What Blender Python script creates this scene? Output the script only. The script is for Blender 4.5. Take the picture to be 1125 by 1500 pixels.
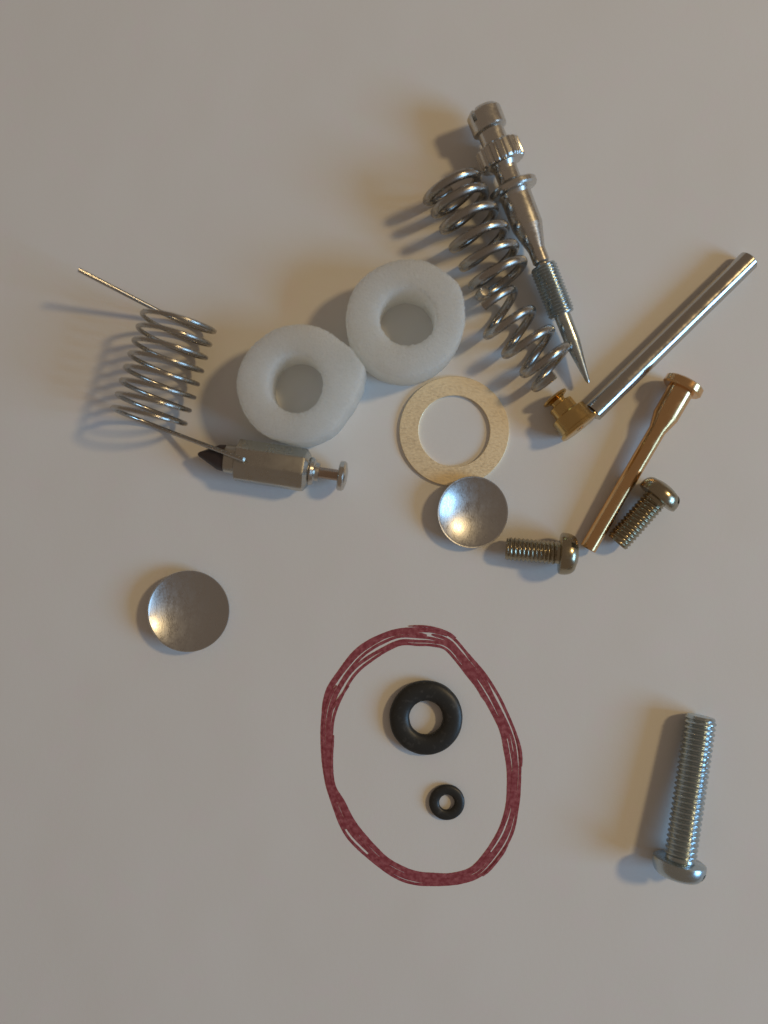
import bpy, bmesh, math, random
from mathutils import Vector, Matrix, noise

random.seed(7)
for o in list(bpy.data.objects):
    bpy.data.objects.remove(o)
scene = bpy.context.scene
COL = scene.collection

# ------------------------------------------------------------------ scale
U = 0.000125          # one unit of plan = 0.125 mm on the paper
D = 1150.0            # camera height in plan units (about 144 mm)

# ------------------------------------------------------------------ camera
cam_d = bpy.data.cameras.new("camera")
cam = bpy.data.objects.new("camera", cam_d)
COL.objects.link(cam)
cam.location = (0, 0, D * U)
cam_d.sensor_fit = 'VERTICAL'
cam_d.sensor_height = 5.87
cam_d.sensor_width = 5.87 * 0.75
cam_d.lens = (5.87 / 2) / (750.0 / D)
cam_d.clip_start = 0.005
cam_d.clip_end = 20
cam_d.dof.use_dof = True
cam_d.dof.focus_distance = (D - 6) * U
cam_d.dof.aperture_fstop = 1.05
scene.camera = cam

# ------------------------------------------------------------------ light
world = bpy.data.worlds.new("World")
scene.world = world
world.use_nodes = True
bg = world.node_tree.nodes["Background"]
bg.inputs[0].default_value = (1.0, 0.755, 0.56, 1)
bg.inputs[1].default_value = 0.172


def area_light(name, loc, target, shape, size, size_y, color, energy):
    d = bpy.data.lights.new(name, 'AREA')
    d.shape = shape
    d.size = size
    if size_y:
        d.size_y = size_y
    d.color = color
    d.energy = energy
    o = bpy.data.objects.new(name, d)
    COL.objects.link(o)
    o.location = loc
    o.rotation_euler = (Vector(target) - Vector(loc)).to_track_quat('-Z', 'Y').to_euler()
    return o


# warm room lamp, upper right
area_light("warm_lamp", (0.60, 0.235, 0.66), (0, 0, 0), 'DISK', 0.10, None, (1.0, 0.715, 0.35), 2.1)
# cool daylight from a window, lower right
area_light("window_light", (1.22, -0.34, 0.62), (0, 0, 0.0), 'RECTANGLE', 0.58, 0.52, (0.325, 0.64, 1.0), 9.1)

scene.view_settings.view_transform = 'Standard'
scene.view_settings.look = 'None'
scene.view_settings.exposure = 0
scene.view_settings.gamma = 1
scene.view_settings.use_curve_mapping = False


# ------------------------------------------------------------------ helpers
def Q(px, py, h=0.0):
    """plan point: place on the paper, at height h, in plan units"""
    k = 1 - h / D
    return Vector(((px - 562.5) * k, (750 - py) * k, h))


def tag(o, label=None, cat=None, group=None, kind=None):
    if label:
        o["label"] = label
    if cat:
        o["category"] = cat
    if group:
        o["group"] = group
    if kind:
        o["kind"] = kind
    return o


def empty(name, base):
    o = bpy.data.objects.new(name, None)
    o.empty_display_size = 0.003
    COL.objects.link(o)
    o.location = Vector((base.x, base.y, 0)) * U
    return o


def build(name, geo, mat, parent=None, base=None, angle=35, smooth=True):
    """geo = (verts in plan units, faces) -> one mesh object"""
    vs, fs = geo
    if parent is not None:
        org = parent.location.copy()
        pp = parent.parent
        while pp is not None:
            org += pp.location
            pp = pp.parent
    else:
        b = base if base is not None else Vector((0, 0, 0))
        org = Vector((b.x, b.y, 0)) * U
    me = bpy.data.meshes.new(name)
    me.from_pydata([tuple(v * U - org) for v in vs], [], fs)
    bm = bmesh.new()
    bm.from_mesh(me)
    bmesh.ops.recalc_face_normals(bm, faces=bm.faces)
    bm.to_mesh(me)
    bm.free()
    if smooth:
        me.polygons.foreach_set("use_smooth", [True] * len(me.polygons))
        me.set_sharp_from_angle(angle=math.radians(angle))
    me.materials.append(mat)
    o = bpy.data.objects.new(name, me)
    COL.objects.link(o)
    if parent is not None:
        o.parent = parent
    else:
        o.location = org
    return o


def frame(a, roll=0.0):
    a = a.normalized()
    ref = Vector((0, 0, 1)) if abs(a.z) < 0.9 else Vector((0, 1, 0))
    u = ref.cross(a).normalized()
    v = a.cross(u).normalized()
    c, s = math.cos(roll), math.sin(roll)
    return a, u * c + v * s, v * c - u * s


def lathe(prof, p, a, n=48, rfun=None, roll=0.0, closed=False):
    """prof: list of (t, r) along axis a starting at p; rfun(t, r, ang)->r"""
    a, u, v = frame(a, roll)
    vs, fs = [], []
    rings = []
    for t, r in prof:
        if r < 1e-4:
            rings.append([len(vs)])
            vs.append(p + a * t)
            continue
        ring = []
        for i in range(n):
            g = 2 * math.pi * i / n
            rr = rfun(t, r, g) if rfun else r
            ring.append(len(vs))
            vs.append(p + a * t + (u * math.cos(g) + v * math.sin(g)) * rr)
        rings.append(ring)
    pairs = list(zip(rings[:-1], rings[1:]))
    if closed:
        pairs.append((rings[-1], rings[0]))
    for A, B in pairs:
        if len(A) == 1 and len(B) == 1:
            continue
        for i in range(n):
            j = (i + 1) % n
            if len(A) == 1:
                fs.append((A[0], B[i], B[j]))
            elif len(B) == 1:
                fs.append((A[i], B[0], A[j]))
            else:
                fs.append((A[i], B[i], B[j], A[j]))
    return vs, fs


def solid(prof):
    """close a profile with end discs"""
    return [(prof[0][0], 0)] + list(prof) + [(prof[-1][0], 0)]


def threaded(t0, t1, r, depth, pitch, p, a, n=40, taper0=0.0, taper1=0.0, per=9):
    a, u, v = frame(a)
    steps = int((t1 - t0) / pitch * per) + 1
    vs, fs = [], []
    for k in range(steps + 1):
        t = t0 + (t1 - t0) * k / steps
        for i in range(n):
            g = 2 * math.pi * i / n
            ph = (t / pitch - i / n) % 1.0
            tri = abs(ph * 2 - 1)                   # 1 crest .. 0 root
            tri = min(1, max(0, (tri - 0.12) / 0.72))
            rr = r - depth * (1 - tri)
            if taper0 and t - t0 < taper0:
                rr = min(rr, r - depth * 1.15 + (t - t0) / taper0 * depth * 1.15)
            if taper1 and t1 - t < taper1:
                rr = min(rr, r - depth * 1.15 + (t1 - t) / taper1 * depth * 1.15)
            vs.append(p + a * t + (u * math.cos(g) + v * math.sin(g)) * rr)
    for k in range(steps):
        for i in range(n):
            j = (i + 1) % n
            fs.append((k * n + i, (k + 1) * n + i, (k + 1) * n + j, k * n + j))
    c0 = len(vs); vs.append(p + a * t0)
    c1 = len(vs); vs.append(p + a * t1)
    for i in range(n):
        j = (i + 1) % n
        fs.append((c0, i, j))
        fs.append((c1, steps * n + j, steps * n + i))
    return vs, fs


def tube(path, r, n=14, chamfer=True):
    vs, fs = [], []
    m = len(path)
    prev_u = None
    for k in range(m):
        if k == 0:
            d = path[1] - path[0]
        elif k == m - 1:
            d = path[-1] - path[-2]
        else:
            d = path[k + 1] - path[k - 1]
        d.normalize()
        if prev_u is None:
            u = Vector((0, 0, 1)).cross(d)
            if u.length < 1e-3:
                u = Vector((1, 0, 0)).cross(d)
        else:
            u = prev_u - d * prev_u.dot(d)
        u.normalize()
        prev_u = u
        v = d.cross(u)
        for i in range(n):
            g = 2 * math.pi * i / n
            vs.append(path[k] + (u * math.cos(g) + v * math.sin(g)) * r)
        if k == 0:
            d0 = d.copy()
        d1 = d.copy()
    for k in range(m - 1):
        for i in range(n):
            j = (i + 1) % n
            fs.append((k * n + i, (k + 1) * n + i, (k + 1) * n + j, k * n + j))
    c0 = len(vs); vs.append(path[0] - d0 * r * 0.12)
    c1 = len(vs); vs.append(path[-1] + d1 * r * 0.12)
    for i in range(n):
        j = (i + 1) % n
        fs.append((c0, i, j))
        fs.append((c1, (m - 1) * n + j, (m - 1) * n + i))
    return vs, fs


def box_geo(c, ex, ey, ez, hx, hy, hz):
    vs = []
    for sx in (-1, 1):
        for sy in (-1, 1):
            for sz in (-1, 1):
                vs.append(c + ex * hx * sx + ey * hy * sy + ez * hz * sz)
    fs = [(0, 1, 3, 2), (4, 6, 7, 5), (0, 4, 5, 1), (2, 3, 7, 6), (0, 2, 6, 4), (1, 5, 7, 3)]
    return vs, fs


def cut(o, geos, angle=35):
    """carve closed shapes (slots, bores) out of o"""
    mat = o.data.materials[0]
    for g in geos:
        c = build("cutter", g, mat, smooth=False)
        md = o.modifiers.new("cut", 'BOOLEAN')
        md.operation = 'DIFFERENCE'
        md.solver = 'EXACT'
        md.object = c
        bpy.context.view_layer.update()
        dg = bpy.context.evaluated_depsgraph_get()
        me = bpy.data.meshes.new_from_object(o.evaluated_get(dg))
        o.modifiers.clear()
        old = o.data
        nm = old.name
        o.data = me
        bpy.data.meshes.remove(old)
        me.name = nm
        bpy.data.objects.remove(c)
        if not len(me.materials):
            me.materials.append(mat)
        me.polygons.foreach_set("use_smooth", [True] * len(me.polygons))
        me.set_sharp_from_angle(angle=math.radians(angle))


# ------------------------------------------------------------------ materials
def new_mat(name):
    m = bpy.data.materials.new(name)
    m.use_nodes = True
    nt = m.node_tree
    return m, nt, nt.nodes["Principled BSDF"]


def metal(name, col, rough, col2=None, wear=0.5, bump=0.15, scale=900, stretch=None, rvar=0.05):
    m, nt, b = new_mat(name)
    N, L = nt.nodes, nt.links
    tc = N.new("ShaderNodeTexCoord")
    mp = N.new("ShaderNodeMapping")
    if stretch:
        mp.inputs["Scale"].default_value = stretch
    L.new(tc.outputs["Object"], mp.inputs[0])
    n1 = N.new("ShaderNodeTexNoise")
    n1.inputs["Scale"].default_value = scale
    n1.inputs["Detail"].default_value = 5
    L.new(mp.outputs[0], n1.inputs["Vector"])
    n2 = N.new("ShaderNodeTexNoise")
    n2.inputs["Scale"].default_value = scale * 0.22
    n2.inputs["Detail"].default_value = 3
    L.new(mp.outputs[0], n2.inputs["Vector"])
    mix = N.new("ShaderNodeMix"); mix.data_type = 'RGBA'
    mix.inputs[6].default_value = (*col, 1)
    c2 = col2 or tuple(c * 0.72 for c in col)
    mix.inputs[7].default_value = (*c2, 1)
    rp = N.new("ShaderNodeMapRange")
    rp.inputs[1].default_value = 0.35; rp.inputs[2].default_value = 0.75
    rp.inputs[3].default_value = 0.0; rp.inputs[4].default_value = wear
    L.new(n2.outputs[0], rp.inputs[0])
    L.new(rp.outputs[0], mix.inputs[0])
    L.new(mix.outputs[2], b.inputs["Base Color"])
    rr = N.new("ShaderNodeMapRange")
    rr.inputs[1].default_value = 0.3; rr.inputs[2].default_value = 0.7
    rr.inputs[3].default_value = max(0.03, rough - rvar); rr.inputs[4].default_value = rough + rvar
    L.new(n1.outputs[0], rr.inputs[0])
    rq = N.new("ShaderNodeMapRange")
    rq.inputs[1].default_value = 0.35; rq.inputs[2].default_value = 0.65
    rq.inputs[3].default_value = -0.04; rq.inputs[4].default_value = 0.07
    L.new(n2.outputs[0], rq.inputs[0])
    sm = N.new("ShaderNodeMath"); sm.operation = 'ADD'
    L.new(rr.outputs[0], sm.inputs[0]); L.new(rq.outputs[0], sm.inputs[1])
    L.new(sm.outputs[0], b.inputs["Roughness"])
    b.inputs["Metallic"].default_value = 1
    bp = N.new("ShaderNodeBump")
    bp.inputs["Strength"].default_value = bump
    bp.inputs["Distance"].default_value = 0.00005
    L.new(n1.outputs[0], bp.inputs["Height"])
    L.new(bp.outputs[0], b.inputs["Normal"])
    return m


M = {}
M["zinc"] = metal("zinc_plate", (0.62, 0.61, 0.58), 0.25, wear=0.25, bump=0.06, scale=2200)
M["zinc_blue"] = metal("blue_zinc_plate", (0.50, 0.57, 0.60), 0.27, wear=0.25, bump=0.06, scale=2200)
M["spring"] = metal("spring_steel", (0.45, 0.435, 0.41), 0.27, wear=0.4, bump=0.06, scale=1800)
M["spring_thin"] = metal("thin_spring_steel", (0.48, 0.465, 0.435), 0.24, wear=0.3, bump=0.05, scale=1600)
M["rod"] = metal("polished_steel", (0.54, 0.52, 0.48), 0.19, wear=0.3, bump=0.08, scale=900, rvar=0.05)
M["brass"] = metal("brass", (0.66, 0.46, 0.19), 0.22, wear=0.3, bump=0.1, scale=1800)
M["tube"] = metal("red_brass", (0.78, 0.50, 0.25), 0.20, wear=0.25, bump=0.06, scale=1500, rvar=0.05)
M["yellow_zinc"] = metal("yellow_zinc_plate", (0.40, 0.355, 0.26), 0.25, wear=0.3, bump=0.06, scale=1800)
M["nickel"] = metal("satin_nickel", (0.50, 0.49, 0.45), 0.28, wear=0.1, bump=0.03, scale=1600, rvar=0.03)
M["nickel_light"] = metal("bright_nickel", (0.62, 0.60, 0.56), 0.26, wear=0.4, bump=0.2, scale=900)
M["stem"] = metal("bronze_stem", (0.46, 0.36, 0.29), 0.26, wear=0.4, bump=0.2, scale=900)
M["dish"] = metal("satin_aluminium", (0.55, 0.555, 0.56), 0.33, wear=0.12, bump=0.22, scale=3600, stretch=(1.4, 0.6, 1), rvar=0.07)
M["washer"] = metal("stamped_brass", (0.94, 0.80, 0.55), 0.50, col2=(0.88, 0.73, 0.48), wear=0.25, bump=1.0, scale=2600, stretch=(0.6, 1.2, 1), rvar=0.2)


M["washer"].node_tree.nodes["Principled BSDF"].inputs["Metallic"].default_value = 0.5


def mat_rubber():
    m, nt, b = new_mat("black_rubber")
    N, L = nt.nodes, nt.links
    b.inputs["Roughness"].default_value = 0.42
    b.inputs["Specular IOR Level"].default_value = 0.45
    tc = N.new("ShaderNodeTexCoord")
    dn = N.new("ShaderNodeTexNoise"); dn.inputs["Scale"].default_value = 1100; dn.inputs["Detail"].default_value = 6
    L.new(tc.outputs["Object"], dn.inputs["Vector"])
    dr = N.new("ShaderNodeMapRange"); dr.inputs[1].default_value = 0.56; dr.inputs[2].default_value = 0.78
    L.new(dn.outputs[0], dr.inputs[0])
    dm = N.new("ShaderNodeMix"); dm.data_type = 'RGBA'
    dm.inputs[6].default_value = (0.024, 0.025, 0.024, 1); dm.inputs[7].default_value = (0.058, 0.057, 0.054, 1)
    L.new(dr.outputs[0], dm.inputs[0]); L.new(dm.outputs[2], b.inputs["Base Color"])
    n = N.new("ShaderNodeTexNoise"); n.inputs["Scale"].default_value = 2500; n.inputs["Detail"].default_value = 4
    L.new(tc.outputs["Object"], n.inputs["Vector"])
    bp = N.new("ShaderNodeBump"); bp.inputs["Strength"].default_value = 0.25; bp.inputs["Distance"].default_value = 0.00004
    L.new(n.outputs[0], bp.inputs["Height"]); L.new(bp.outputs[0], b.inputs["Normal"])
    return m


M["rubber"] = mat_rubber()
m, nt, b = new_mat("dark_tip_rubber")
b.inputs["Base Color"].default_value = (0.045, 0.034, 0.038, 1)
b.inputs["Roughness"].default_value = 0.5
M["tip"] = m


def mat_foam():
    m, nt, b = new_mat("white_foam")
    N, L = nt.nodes, nt.links
    b.inputs["Roughness"].default_value = 0.42
    b.inputs["Specular IOR Level"].default_value = 0.45
    b.inputs["Subsurface Weight"].default_value = 1.0
    b.inputs["Subsurface Radius"].default_value = (1.0, 1.0, 0.95)
    b.inputs["Subsurface Scale"].default_value = 0.007
    tc = N.new("ShaderNodeTexCoord")
    v = N.new("ShaderNodeTexVoronoi"); v.inputs["Scale"].default_value = 2600
    L.new(tc.outputs["Object"], v.inputs["Vector"])
    n = N.new("ShaderNodeTexNoise"); n.inputs["Scale"].default_value = 1800; n.inputs["Detail"].default_value = 6
    pv = N.new("ShaderNodeTexVoronoi"); pv.inputs["Scale"].default_value = 3600
    L.new(tc.outputs["Object"], pv.inputs["Vector"])
    pr_ = N.new("ShaderNodeMapRange"); pr_.inputs[1].default_value = 0.12; pr_.inputs[2].default_value = 0.42
    L.new(pv.outputs["Distance"], pr_.inputs[0])
    pm = N.new("ShaderNodeMix"); pm.data_type = 'RGBA'
    pm.inputs[6].default_value = (0.74, 0.765, 0.735, 1)
    pm.inputs[7].default_value = (0.93, 0.945, 0.92, 1)
    L.new(pr_.outputs[0], pm.inputs[0])
    L.new(pm.outputs[2], b.inputs["Base Color"])
    L.new(tc.outputs["Object"], n.inputs["Vector"])
    ad = N.new("ShaderNodeMath"); ad.operation = 'ADD'
    L.new(v.outputs["Distance"], ad.inputs[0]); L.new(n.outputs[0], ad.inputs[1])
    bp = N.new("ShaderNodeBump"); bp.inputs["Strength"].default_value = 0.6; bp.inputs["Distance"].default_value = 0.00018
    L.new(ad.outputs[0], bp.inputs["Height"]); L.new(bp.outputs[0], b.inputs["Normal"])
    tr = N.new("ShaderNodeBsdfTranslucent"); tr.inputs["Color"].default_value = (0.97, 0.98, 0.955, 1)
    L.new(bp.outputs[0], tr.inputs["Normal"])
    ms = N.new("ShaderNodeMixShader"); ms.inputs[0].default_value = 0.55
    out = next(q for q in N if q.type == 'OUTPUT_MATERIAL')
    L.new(b.outputs[0], ms.inputs[1]); L.new(tr.outputs[0], ms.inputs[2]); L.new(ms.outputs[0], out.inputs["Surface"])
    return m


M["foam"] = mat_foam()


def mat_paper():
    m, nt, b = new_mat("white_paper")
    N, L = nt.nodes, nt.links
    b.inputs["Roughness"].default_value = 0.75
    b.inputs["Specular IOR Level"].default_value = 0.2
    tc = N.new("ShaderNodeTexCoord")
    n0 = N.new("ShaderNodeTexNoise"); n0.inputs["Scale"].default_value = 22; n0.inputs["Detail"].default_value = 3
    n1 = N.new("ShaderNodeTexNoise"); n1.inputs["Scale"].default_value = 900; n1.inputs["Detail"].default_value = 6
    n2 = N.new("ShaderNodeTexNoise"); n2.inputs["Scale"].default_value = 5200; n2.inputs["Detail"].default_value = 4
    for n in (n0, n1, n2):
        L.new(tc.outputs["Object"], n.inputs["Vector"])
    mix = N.new("ShaderNodeMix"); mix.data_type = 'RGBA'
    mix.inputs[6].default_value = (0.80, 0.80, 0.788, 1)
    mix.inputs[7].default_value = (0.775, 0.765, 0.748, 1)
    L.new(n0.outputs[0], mix.inputs[0])
    n3 = N.new("ShaderNodeTexNoise"); n3.inputs["Scale"].default_value = 260; n3.inputs["Detail"].default_value = 3
    n4 = N.new("ShaderNodeTexNoise"); n4.inputs["Scale"].default_value = 95; n4.inputs["Detail"].default_value = 4
    for n in (n3, n4):
        L.new(tc.outputs["Object"], n.inputs["Vector"])
    r3 = N.new("ShaderNodeMapRange"); r3.inputs[1].default_value = 0.38; r3.inputs[2].default_value = 0.62
    L.new(n3.outputs[0], r3.inputs[0])
    r4 = N.new("ShaderNodeMapRange"); r4.inputs[1].default_value = 0.40; r4.inputs[2].default_value = 0.66
    r4.inputs[3].default_value = 0.0; r4.inputs[4].default_value = 0.8
    L.new(n4.outputs[0], r4.inputs[0])
    tint = N.new("ShaderNodeMix"); tint.data_type = 'RGBA'
    tint.inputs[6].default_value = (0.80, 0.772, 0.775, 1)
    tint.inputs[7].default_value = (0.785, 0.79, 0.768, 1)
    L.new(r3.outputs[0], tint.inputs[0])
    mixt = N.new("ShaderNodeMix"); mixt.data_type = 'RGBA'
    L.new(r4.outputs[0], mixt.inputs[0]); L.new(mix.outputs[2], mixt.inputs[6]); L.new(tint.outputs[2], mixt.inputs[7])
    mix = mixt
    # rare specks of dust
    vo = N.new("ShaderNodeTexVoronoi"); vo.inputs["Scale"].default_value = 55
    L.new(tc.outputs["Object"], vo.inputs["Vector"])
    sp = N.new("ShaderNodeMapRange")
    sp.inputs[1].default_value = 0.010; sp.inputs[2].default_value = 0.018
    sp.inputs[3].default_value = 1.0; sp.inputs[4].default_value = 0.0
    L.new(vo.outputs["Distance"], sp.inputs[0])
    gt = N.new("ShaderNodeMath"); gt.operation = 'GREATER_THAN'; gt.inputs[1].default_value = 0.45
    sx = N.new("ShaderNodeSeparateColor")
    L.new(vo.outputs["Color"], sx.inputs[0]); L.new(sx.outputs[0], gt.inputs[0])
    mu = N.new("ShaderNodeMath"); mu.operation = 'MULTIPLY'
    L.new(sp.outputs[0], mu.inputs[0]); L.new(gt.outputs[0], mu.inputs[1])
    mu2 = N.new("ShaderNodeMath"); mu2.operation = 'MULTIPLY'; mu2.inputs[1].default_value = 0.5
    L.new(mu.outputs[0], mu2.inputs[0])
    mix2 = N.new("ShaderNodeMix"); mix2.data_type = 'RGBA'
    L.new(mix.outputs[2], mix2.inputs[6]); mix2.inputs[7].default_value = (0.22, 0.19, 0.16, 1)
    L.new(mu2.outputs[0], mix2.inputs[0])
    L.new(mix2.outputs[2], b.inputs["Base Color"])
    ad = N.new("ShaderNodeMath"); ad.operation = 'ADD'
    L.new(n1.outputs[0], ad.inputs[0]); L.new(n2.outputs[0], ad.inputs[1])
    bp = N.new("ShaderNodeBump"); bp.inputs["Strength"].default_value = 0.16; bp.inputs["Distance"].default_value = 0.00009
    wv = N.new("ShaderNodeTexNoise"); wv.inputs["Scale"].default_value = 26; wv.inputs["Detail"].default_value = 2
    L.new(tc.outputs["Object"], wv.inputs["Vector"])
    bw = N.new("ShaderNodeBump"); bw.inputs["Strength"].default_value = 1.0; bw.inputs["Distance"].default_value = 0.0007
    L.new(wv.outputs[0], bw.inputs["Height"]); L.new(bw.outputs[0], bp.inputs["Normal"])
    L.new(ad.outputs[0], bp.inputs["Height"]); L.new(bp.outputs[0], b.inputs["Normal"])
    return m


M["paper"] = mat_paper()


def mat_ink():
    m, nt, b = new_mat("red_marker_ink")
    N, L = nt.nodes, nt.links
    b.inputs["Roughness"].default_value = 0.45
    b.inputs["Specular IOR Level"].default_value = 0.35
    tc = N.new("ShaderNodeTexCoord")
    n = N.new("ShaderNodeTexNoise"); n.inputs["Scale"].default_value = 1300; n.inputs["Detail"].default_value = 5
    L.new(tc.outputs["Object"], n.inputs["Vector"])
    mix = N.new("ShaderNodeMix"); mix.data_type = 'RGBA'
    mix.inputs[6].default_value = (0.27, 0.052, 0.068, 1)
    mix.inputs[7].default_value = (0.43, 0.14, 0.16, 1)
    rp = N.new("ShaderNodeMapRange"); rp.inputs[1].default_value = 0.4; rp.inputs[2].default_value = 0.72
    L.new(n.outputs[0], rp.inputs[0]); L.new(rp.outputs[0], mix.inputs[0])
    L.new(mix.outputs[2], b.inputs["Base Color"])
    return m


M["ink"] = mat_ink()

# ------------------------------------------------------------------ paper
PW, PH = 1680, 2376   # half of an A2-like sheet edge in plan units (210 x 297 mm halves)
vs = [Vector((x, y, z)) for z in (0, -1.2) for x, y in ((-PW, -PH), (PW, -PH), (PW, PH), (-PW, PH))]
paper = build("paper", (vs, [(0, 1, 2, 3), (7, 6, 5, 4), (0, 4, 5, 1), (1, 5, 6, 2), (2, 6, 7, 3), (3, 7, 4, 0)]),
              M["paper"], smooth=False)
tag(paper, "plain white sheet of paper under the metal parts", kind="structure")

# red marker oval: several overlapping pen strokes
BAND = [((535, 82), (540, 182)), ((615, 92), (600, 184)), ((700, 128), (655, 195)), ((770, 205), (700, 238)), ((850, 298), (748, 300)),
        ((905, 390), (800, 365)), ((950, 480), (845, 440)), ((990, 580), (900, 545)), ((1008, 660), (922, 630)), ((1010, 760), (942, 745)),
        ((1002, 900), (940, 885)), ((978, 1030), (915, 985)), ((930, 1125), (860, 1085)), ((840, 1225), (780, 1180)),
        ((740, 1265), (690, 1212)), ((620, 1275), (600, 1212)), ((520, 1268), (510, 1200)), ((430, 1235), (405, 1148)), ((300, 1140), (335, 1078)),
        ((205, 1042), (262, 988)), ((150, 920), (205, 885)), ((112, 790), (156, 800)), ((92, 640), (148, 650)), ((93, 500), (155, 515)),
        ((112, 380), (192, 415)), ((180, 278), (255, 308)), ((255, 185), (330, 250)), ((350, 125), (405, 205)), ((440, 92), (465, 178))]


def band_at(s, f):
    n = len(BAND)
    x = (s % 1.0) * n
    i = int(x); t = x - i

    def cr(k):
        ps = []
        for q in (-1, 0, 1, 2):
            o_, i_ = BAND[(i + q) % n]
            ps.append((o_, i_)[k])
        r = []
        for c in (0, 1):
            a0, a1, a2, a3 = (p[c] for p in ps)
            r.append(0.5 * (2 * a1 + (a2 - a0) * t + (2 * a0 - 5 * a1 + 4 * a2 - a3) * t * t + (3 * a1 - a0 - 3 * a2 + a3) * t ** 3))
        return Vector((440 + r[0] / 3.125, 890 + r[1] / 3.125))
    return cr(0).lerp(cr(1), f)


def stroke(s0, s1, f0, f1, width, seed, level):
    steps = max(12, int(abs(s1 - s0) * 420))
    L_, R_ = [], []
    pts = []
    for k in range(steps + 1):
        q = k / steps
        s = s0 + (s1 - s0) * q
        f = f0 + (f1 - f0) * q + 0.13 * noise.noise(Vector((s * 7.0, seed * 3.7, 0)))
        f = min(1.05, max(-0.05, f)) if width < 3.3 else min(0.93, max(0.07, f))
        pts.append(band_at(s, f))
    vs, fs = [], []
    for k, p in enumerate(pts):
        d = (pts[min(k + 1, steps)] - pts[max(k - 1, 0)]).normalized()
        nrm = Vector((-d.y, d.x))
        q = k / steps
        end = min(1.0, (q * steps + 0.6) / 5.0, ((1 - q) * steps + 0.6) / 5.0)
        wv = width * 0.56 * (0.45 + 0.55 * end)
        w1 = wv * (1 + 0.22 * noise.noise(Vector((k * 0.11, seed * 9.1, 3)))) + 0.35 * noise.noise(Vector((k * 0.8, seed, 1)))
        w2 = wv * (1 + 0.22 * noise.noise(Vector((k * 0.11, seed * 9.1, 8)))) + 0.35 * noise.noise(Vector((k * 0.8, seed, 6)))
        a_, b_ = p + nrm * w1, p - nrm * w2
        lz = level + 0.03 * q
        vs.append(Vector((a_.x - 562.5, 750 - a_.y, lz)))
        vs.append(Vector((b_.x - 562.5, 750 - b_.y, lz)))
    for k in range(steps):
        fs.append((2 * k, 2 * k + 2, 2 * k + 3, 2 * k + 1))
    return vs, fs


ovs, ofs = [], []
STROKES = [(0.02, 1.03, 0.08, 0.10, 4.00), (0.03, 1.06, 0.32, 0.28, 4.00), (0.06, 1.10, 0.50, 0.54, 3.84), (0.10, 1.16, 0.72, 0.70, 3.84), (0.16, 1.20, 0.92, 0.90, 3.68),
           (0.86, 1.02, 0.20, 0.44, 4.00), (0.82, 0.98, 0.60, 0.80, 3.84), (0.10, 0.26, 0.22, 0.62, 4.00), (0.12, 0.24, 0.80, 0.60, 4.00), (0.28, 0.40, 0.40, 0.80, 3.68),
           (0.42, 0.62, 0.60, 0.20, 3.84), (0.48, 0.70, 0.40, 0.75, 3.84), (0.66, 0.84, 0.20, 0.45, 3.52), (0.96, 1.06, 0.40, 0.10, 3.68), (0.985, 1.075, -0.04, 0.06, 2.34),
           (0.72, 0.775, 0.80, 1.06, 3.24), (0.80, 0.845, 0.75, 1.04, 3.24), (0.40, 0.45, 0.10, 0.0, 3.24), (0.24, 0.30, 0.05, 0.02, 3.24)]
for i, (s0, s1, f0, f1, w) in enumerate(STROKES):
    a_, b_ = stroke(s0, s1, f0, f1, w, i + 1, 0.10 + 0.035 * i)
    o = len(ovs)
    ovs += a_
    ofs += [tuple(x + o for x in f) for f in b_]
oval = build("drawn_oval", (ovs, ofs), M["ink"], parent=paper, smooth=False)
tag(oval, "hand-drawn dark red marker oval around the two rubber rings")

# ------------------------------------------------------------------ thin spring with long wire legs
A0, A1 = Q(261.5, 473.5, 53), Q(219, 610, 53)
e1 = (A1 - A0) / 7.0
ax = e1.normalized()
e2 = Vector((-ax.y, ax.x, 0))
if e2.x < 0:
    e2 = -e2
e3 = Vector((0, 0, 1))
R = 49.5


def thin(tau):
    g = 2 * math.pi * tau
    wob = 0.8 * noise.noise(Vector((tau * 0.9, 4, 2)))
    return A0 + e1 * (tau - 0.25) + (e2 * math.cos(g) + e3 * math.sin(g)) * (R + wob)


path = []
tip = Q(115, 395, 86)
s0 = thin(-0.375)
for k in range(12):
    path.append(tip.lerp(s0, k / 12))
n = int(8.17 * 44)
for k in range(n + 1):
    path.append(thin(-0.375 + (7.797 + 0.375) * k / n))
end = Q(357, 673.5, 71)
s1 = path[-1].copy()
for k in range(1, 13):
    path.append(s1.lerp(end, k / 12))
o = build("wire_spring", tube(path, 3.25, 12), M["spring_thin"], base=Q(240, 540), angle=50)
tag(o, "thin wire coil spring with two long straight wire legs, left of the foam rings", "spring")

# ------------------------------------------------------------------ needle valve
b0 = Q(290, 665, 29.5)
b1 = Q(507, 698, 31.2)
root = empty("needle_valve", Q(398, 680))
tag(root, "silver float needle valve with dark rubber cone tip, touching lower foam ring", "needle valve")
axv = (b1 - b0).normalized()
Lv = (b1 - b0).length


def octa(t, r, g):
    q = (g % (math.pi / 4)) - math.pi / 8
    return min(r * 0.985, r * 0.924 / math.cos(q))


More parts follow.
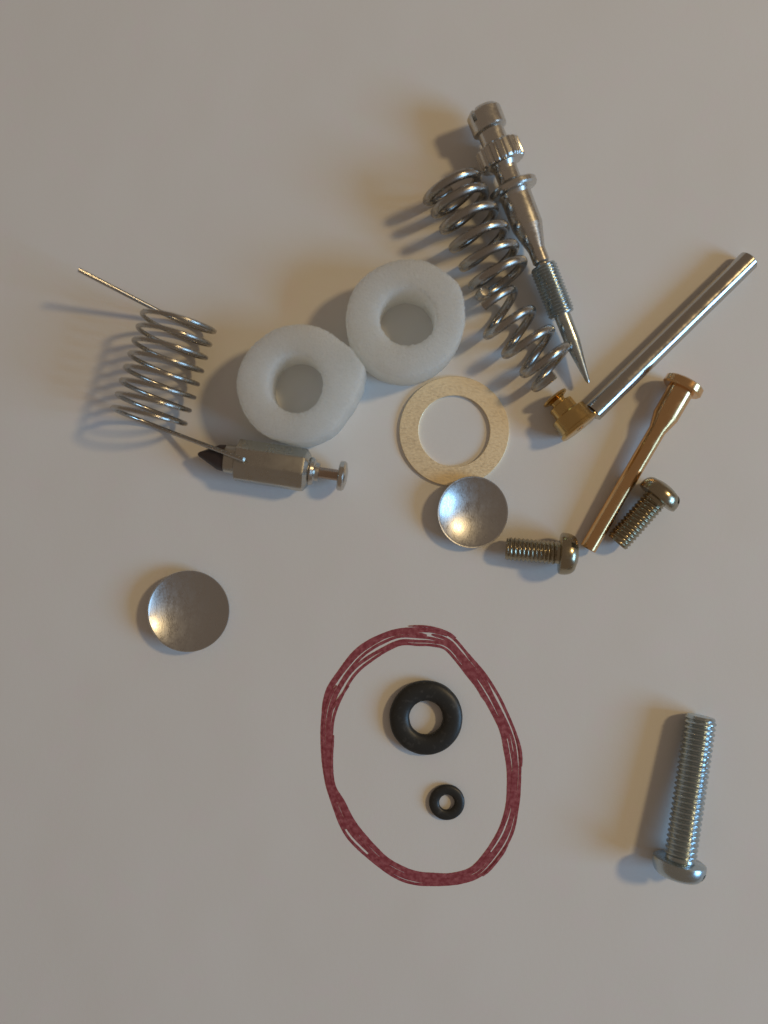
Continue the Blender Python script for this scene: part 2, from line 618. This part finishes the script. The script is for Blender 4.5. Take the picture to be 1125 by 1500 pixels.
build("rubber_tip", lathe(solid([(0, 1.5), (2, 3.4), (30, 18), (42, 19.5)]), b0, axv, 40), M["tip"], root)
build("collar", lathe(solid([(40, 19), (41, 21), (55, 21), (57, 24)]), b0, axv, 48), M["nickel"], root)
build("body", lathe(solid([(56, 26), (58, 31), (152, 32), (155, 31), (160, 25), (162, 20)]), b0, axv, 96,
                    rfun=octa, roll=math.radians(14)), M["nickel"], root, angle=18)
build("shoulder", lathe(solid([(162, 20), (164, 20.5), (168, 18.5), (170, 14), (175, 13)]), b0, axv, 40), M["nickel_light"], root)
build("stem", lathe(solid([(174, 8), (206, 8)]), b0, axv, 32), M["stem"], root)
build("button", lathe(solid([(203, 19.5), (204.5, 21.5), (210, 21.5), (213, 19), (215.5, 10)]), b0, axv, 48), M["nickel_light"], root)


# ------------------------------------------------------------------ foam rings
def foam(name, cx, cy, outl, hx, hy, hrx, hry, h, seed, label):
    """outl: list of (angle deg, radius) of the upper outline, image angles (0 right, 90 up)"""
    k = 1 - h / D
    top = Q(cx, cy, h)
    hole = Q(hx, hy, h)
    n, vs, fs = 320, [], []
    outl = sorted(outl)

    def orad(g):
        gd = math.degrees(g) % 360
        ext = [(outl[-1][0] - 360, outl[-1][1])] + outl + [(outl[0][0] + 360, outl[0][1])]
        for (a0, r0), (a1, r1) in zip(ext[:-1], ext[1:]):
            if a0 <= gd <= a1:
                t = (gd - a0) / (a1 - a0)
                t = t * t * (3 - 2 * t)
                return r0 + (r1 - r0) * t
        return outl[0][1]

    # cross profile: (fraction from hole edge to outer edge, z)
    prof = []
    for q in range(9):
        prof.append((0.0, 1 + (h - 5) * q / 8))                  # inner wall up
    for q in range(1, 4):
        a = q / 4 * math.pi / 2
        prof.append((0.03 * (1 - math.cos(a)), h - 4 + 4 * math.sin(a)))
    for q in range(1, 11):
        prof.append((0.03 + (0.93 - 0.03) * q / 10, h))
    for q in range(1, 6):
        a = q / 6 * math.pi / 2
        prof.append((0.93 + 0.07 * math.sin(a), h - 7 * (1 - math.cos(a))))
    for q in range(1, 11):
        prof.append((1.0 + 0.012 * math.sin(q / 10 * math.pi), h - 7 - (h - 10) * q / 10))
    prof += [(0.985, 1.2), (0.93, 0.4), (0.5, 0.4), (0.04, 0.4)]
    m_ = len(prof)
    for i in range(n):
        g = 2 * math.pi * i / n
        c, s = math.cos(g), math.sin(g)
        pin = hole + Vector((c * hrx * k, s * hry * k, 0)) - Vector((0, 0, h))
        pout = top + Vector((c, s, 0)) * orad(g) * k - Vector((0, 0, h))
        for f, z in prof:
            p = pin.lerp(pout, f) + Vector((0, 0, z))
            if z > 1.5:
                q = Vector((p.x * 0.32, p.y * 0.32, p.z * 0.32 + seed * 10))
                big = Vector((p.x * 0.022, p.y * 0.022, p.z * 0.022 + seed * 4))
                dv = noise.noise_vector(q) * 1.1 + noise.noise_vector(q * 2.3) * 0.7 + noise.noise_vector(big) * 2.0
                dv.z *= 0.8
                p = p + dv
            vs.append(p)
    for i in range(n):
        j = (i + 1) % n
        for q in range(m_):
            r_ = (q + 1) % m_
            fs.append((i * m_ + q, j * m_ + q, j * m_ + r_, i * m_ + r_))
    o = build(name, (vs, fs), M["foam"], base=Q(cx, cy, h), angle=80)
    tag(o, label, "foam ring", "white foam rings")
    return o


foam("foam_ring", 437, 560,
     [(0, 94), (12, 99), (25, 93), (50, 86), (75, 86), (100, 86), (125, 86), (150, 88), (180, 90), (205, 90), (230, 91), (255, 87), (278, 89), (300, 87), (325, 84), (345, 88)],
     433, 562, 40, 43, 74, 1, "white foam ring touching the needle valve")
foam("foam_ring", 595, 465,
     [(0, 87), (30, 90), (60, 88), (90, 87), (120, 86), (150, 88), (180, 88), (210, 88), (240, 88), (270, 88), (300, 86), (330, 86)],
     597, 465, 42, 41, 74, 2, "white foam ring nearer the thick springs")

# ------------------------------------------------------------------ adjusting screw with needle point
p0 = Q(706, 160, 41)
p1 = Q(862, 561, 22)
axv = (p1 - p0).normalized()
S = (p1 - p0).length / 430.0
rs = 0.965
root = empty("needle_screw", Q(775, 350))
tag(root, "zinc plated adjusting screw with knurled collar, thread and sharp needle point", "screw")


def pr(lst):
    return [(t * S, r * rs) for t, r in lst]


hd = build("head", lathe(solid(pr([(0, 20), (1, 21), (5, 25), (6.5, 25.8), (31, 25.8), (33, 25), (35.5, 19.5), (60, 19)])), p0, axv, 64), M["zinc"], root, angle=20)
_, u_, v_ = frame(axv, math.radians(140))
cut(hd, [box_geo(p0 + axv * 6, axv, u_, v_, 12, 40, 3.2)], angle=20)


def knurl(t, r, g):
    return r - 2.2 * max(0.0, math.cos(g * 20)) ** 0.7 * (1 if r > 25 else 0)


build("knurled_collar", lathe(solid(pr([(57, 20), (57.5, 31), (60, 33.5), (83, 33.5), (86, 31.5), (86.5, 20)])), p0, axv, 224, rfun=knurl), M["zinc"], root, angle=28)
build("shank", lathe(solid(pr([(86, 22), (92, 18), (96, 17), (112, 17), (118, 24), (119, 34), (121, 36), (127, 36), (129.5, 34), (131, 25),
                               (136, 23), (183, 22.5), (217, 13), (219, 12.5), (238, 12.5), (241, 10), (246, 10)])), p0, axv, 64), M["zinc"], root, angle=12)
build("thread", threaded(244 * S, 322 * S, 20 * rs, 2.2, 4.9, p0, axv, 48, 4, 4), M["zinc_blue"], root, angle=30)
build("needle_point", lathe(solid(pr([(318, 12), (364, 11.6), (426, 3.2), (430, 2.0)])), p0, axv, 40), M["zinc_blue"], root, angle=6)

# ------------------------------------------------------------------ two thick compression springs


def coil(name, knots, h, Rm, wr, edir, tau0, tau1, label):
    """knots: (tau, px, py) axis points"""
    def centre(tau):
        ks = knots
        if tau <= ks[0][0]:
            a, b_ = ks[0], ks[1]
        elif tau >= ks[-1][0]:
            a, b_ = ks[-2], ks[-1]
        else:
            for a, b_ in zip(ks[:-1], ks[1:]):
                if a[0] <= tau <= b_[0]:
                    break
        t = (tau - a[0]) / (b_[0] - a[0])
        return Q(a[1] + (b_[1] - a[1]) * t, a[2] + (b_[2] - a[2]) * t, h)
    e2 = Vector((edir[0], -edir[1], 0)).normalized()
    e3 = Vector((0, 0, 1))
    pts = []
    n = int((tau1 - tau0) * 44)
    for k in range(n + 1):
        tau = tau0 + (tau1 - tau0) * k / n
        c = sum((centre(tau + d) for d in (-0.15, -0.07, 0, 0.07, 0.15)), Vector()) / 5
        g = 2 * math.pi * tau
        pts.append(c + (-e2 * math.cos(g) + e3 * math.sin(g)) * (Rm + 0.6 * noise.noise(Vector((tau, 2.2, Rm)))))
    b = sum(pts, Vector()) / len(pts)
    o = build(name, tube(pts, wr, 18), M["spring"], base=b, angle=50)
    tag(o, label, "spring")
    return o


coil("compression_spring", [(-0.1, 658, 270), (0, 660, 272), (1, 671, 290), (2, 683, 315), (3, 698, 342), (4, 713, 370), (5, 727, 397.5), (5.6, 733, 408), (6.1, 737, 414)],
     44.5, 37.5, 6.7, (0.86, -0.51), -0.30, 6.08, "thick steel coil spring lying beside the knurled collar of the needle screw")
coil("compression_spring", [(-0.5, 707, 430), (0.25, 720, 445.5), (1.25, 747, 474), (2.25, 774, 502.5), (3.1, 797, 526), (4, 811, 544), (4.4, 815, 549)],
     40.5, 34, 6.2, (0.72, -0.69), 0.16, 4.2, "shorter thick steel coil spring beside the sharp point of the needle screw")

# ------------------------------------------------------------------ steel pin
p0 = Q(867, 605, 15.6)
p1 = Q(1098, 380, 15.6)
axv = (p1 - p0).normalized(); Lp = (p1 - p0).length
root = empty("steel_pin", Q(983, 491))
tag(root, "long polished steel pin lying beside the brass jet", "pin")
o = build("rod", lathe(solid([(0, 12.5), (1.8, 15.2), (Lp - 2.5, 15.2), (Lp, 12.5)]), p0, axv, 64), M["rod"], root)

# ------------------------------------------------------------------ brass jet
p0 = Q(812, 582, 21)
p1 = Q(850, 627.5, 31.3)
axv = (p1 - p0).normalized(); Lj = (p1 - p0).length
root = empty("brass_jet", Q(832, 605))
tag(root, "small stepped brass jet with round flanges at the end of the steel pin", "jet")


build("small_flange", lathe(solid([(-1, 17), (0, 19.5), (2.5, 19.5), (4, 17)]), p0, axv, 48), M["brass"], root)
build("neck", lathe(solid([(3, 16), (7, 11), (14, 10)]), p0, axv, 40), M["brass"], root)
build("small_step", lathe(solid([(13, 17), (14, 18.3), (29.5, 18.3), (30.5, 17.5)]), p0, axv, 56), M["brass"], root, angle=20)
build("large_step", lathe(solid([(30, 25.5), (31.2, 27), (Lj - 5, 27)]), p0, axv, 56), M["brass"], root, angle=20)
o = build("large_flange", lathe(solid([(Lj - 6, 28), (Lj - 5, 30), (Lj - 1, 30), (Lj, 28.5)]), p0, axv, 56), M["brass"], root)
cut(o, [lathe(solid([(Lj - 3, 6), (Lj + 5, 6)]), p0, axv, 24)])

# ------------------------------------------------------------------ brass tube
p0 = Q(1004.5, 559, 29.5)
p1 = Q(861, 804, 13.5)
axv = (p1 - p0).normalized(); Lt = (p1 - p0).length
root = empty("brass_tube", Q(932, 682))
tag(root, "long copper coloured brass tube with flanged head, leaning between the two short screws", "tube")
build("flange", lathe(solid([(0, 25), (2, 28), (11, 28.5), (13.5, 26)]), p0, axv, 56), M["tube"], root)
o = build("tube_body", lathe(solid([(12, 18.5), (57, 18.2), (80, 12.2), (Lt - 1, 12), (Lt, 11.2)]), p0, axv, 56), M["tube"], root, angle=10)
cut(o, [lathe(solid([(Lt - 40, 8.2), (Lt + 6, 8.2)]), p0, axv, 32)])


# ------------------------------------------------------------------ slotted machine screws
def machine_screw(tip, head_end, head_len, Rh, rt, depth, pitch, mat, label, slot_roll, slot_w, slot_d, neck=4.0):
    a = (head_end - tip).normalized()
    L_ = (head_end - tip).length
    root = empty("machine_screw", (tip + head_end) / 2)
    tag(root, label, "screw")
    ts = L_ - head_len
    build("threaded_shank", threaded(0, ts - neck, rt, depth, pitch, tip, a, 48, rt * 0.28, 0), mat, root, angle=30)
    build("neck", lathe(solid([(ts - neck - 1, rt - depth), (ts + 1, rt - depth * 0.7)]), tip, a, 40), mat, root)
    prof = [(ts, Rh * 0.90), (ts + head_len * 0.06, Rh * 0.985), (ts + head_len * 0.15, Rh), (ts + head_len * 0.25, Rh)]
    for q in range(1, 9):
        g = q / 8 * math.pi / 2
        prof.append((ts + head_len * (0.25 + 0.63 * math.sin(g)), Rh * (0.64 + 0.36 * math.cos(g))))
    prof += [(L_ - head_len * 0.03, Rh * 0.4), (L_, Rh * 0.1)]
    hd = build("head", lathe(solid(prof), tip, a, 64), mat, root, angle=40)
    _, u, v = frame(a, slot_roll)
    cut(hd, [box_geo(tip + a * (L_ + 10 - slot_d), a, u, v, 10, Rh * 1.3, slot_w)], angle=40)
    return root


machine_screw(Q(1027, 1049, 22), Q(991.5, 1288, 38), 28, 36.5, 22, 3.1, 7.4, M["zinc_blue"],
              "long zinc plated slotted screw lying alone in the lower right corner", math.radians(38), 5.4, 19)
machine_screw(Q(741, 803.5, 18), Q(847.5, 813, 33.5), 27, 30, 17, 2.0, 5.9, M["yellow_zinc"],
              "short yellow zinc screw lying level between the dished disc and the brass tube", math.radians(60), 4, 13)
machine_screw(Q(903.5, 795, 18.5), Q(978, 711, 33.8), 25, 30.5, 17.5, 2.0, 5.9, M["yellow_zinc"],
              "short yellow zinc screw tilted against the right side of the brass tube", math.radians(-35), 4, 12)

# ------------------------------------------------------------------ flat washer
c = Q(665.5, 631.5, 5.5)
c.z = 0
ro, ri, th = 80.2, 52.0, 5.5
o = build("flat_washer", lathe([(0.4, ri + 0.3), (th - 0.6, ri), (th, ri + 0.8), (th, (ri + ro) / 2), (th, ro - 0.9), (th - 0.8, ro), (0.4, ro - 0.2)], c, Vector((0, 0, 1)), 128, closed=True),
          M["washer"], base=c, angle=18)
tag(o, "flat brass coloured washer ring under the edge of a dished disc", "washer")


# ------------------------------------------------------------------ dished discs
def dish(cx, cy, Rd, sag, tilt, lift, label):
    nrm = Vector((tilt[0], tilt[1], 1)).normalized()
    rho = (Rd * Rd + sag * sag) / (2 * sag)
    th = 4.6
    base = Q(cx, cy, sag + lift)
    c = base - nrm * sag
    prof = [(0, 0)]
    for q in range(1, 25):
        r = Rd * q / 24
        prof.append((rho - math.sqrt(rho * rho - r * r), r))
    lip = rho - math.sqrt(rho * rho - (Rd - 2.0) ** 2)
    prof[-1] = (lip + 0.05, Rd - 2.0)
    prof.append((lip + 0.35, Rd - 0.4))
    prof.append((lip - 0.2, Rd))
    prof.append((lip - 3.4, Rd))
    for q in range(24, 0, -1):
        r = (Rd - 0.6) * q / 24
        prof.append((rho - math.sqrt(rho * rho - r * r) - th, r))
    prof.append((-th, 0))
    o = build("dished_disc", lathe(prof, c, nrm, 112), M["dish"], base=base, angle=14)
    zmin = min((o.matrix_basis @ v.co).z for v in o.data.vertices)
    o.location.z -= zmin - 0.2 * U
    tag(o, label, "disc")
    return o


dish(693.5, 750.5, 52, 14, (0.12, -0.05), 8, "shallow dished metal disc overlapping the edge of the brass washer")
dish(275.5, 895.5, 58.5, 15.5, (0.07, 0.05), 6, "shallow dished metal disc lying alone on the left of the paper")


# ------------------------------------------------------------------ rubber rings
def oring(cx, cy, Ro, Ri, label, seed, sx=1.0):
    mr = (Ro - Ri) / 2
    Rm = (Ro + Ri) / 2
    hz = mr * 0.58
    c = Q(cx, cy, hz)
    vs, fs = [], []
    n, m_ = 120, 32
    for i in range(n):
        g = 2 * math.pi * i / n
        for q in range(m_):
            a = 2 * math.pi * q / m_
            rr = mr * (1 + 0.03 * noise.noise(Vector((math.cos(g) * 3, math.sin(g) * 3, seed + a))))
            r = Rm + rr * math.cos(a)
            vs.append(Vector((c.x + r * math.cos(g) * sx, c.y + r * math.sin(g), hz + hz * math.copysign(abs(math.sin(a)) ** 0.8, math.sin(a)) * 0.99)))
    for i in range(n):
        j = (i + 1) % n
        for q in range(m_):
            r_ = (q + 1) % m_
            fs.append((i * m_ + q, j * m_ + q, j * m_ + r_, i * m_ + r_))
    o = build("rubber_ring", (vs, fs), M["rubber"], base=c, angle=80)
    tag(o, label, "rubber ring")
    return o


oring(624, 1051, 54.0, 24.5, "larger black rubber ring inside the red oval", 1, 0.985)
oring(654.5, 1175, 26.0, 11.0, "smaller black rubber ring inside the red oval", 5)
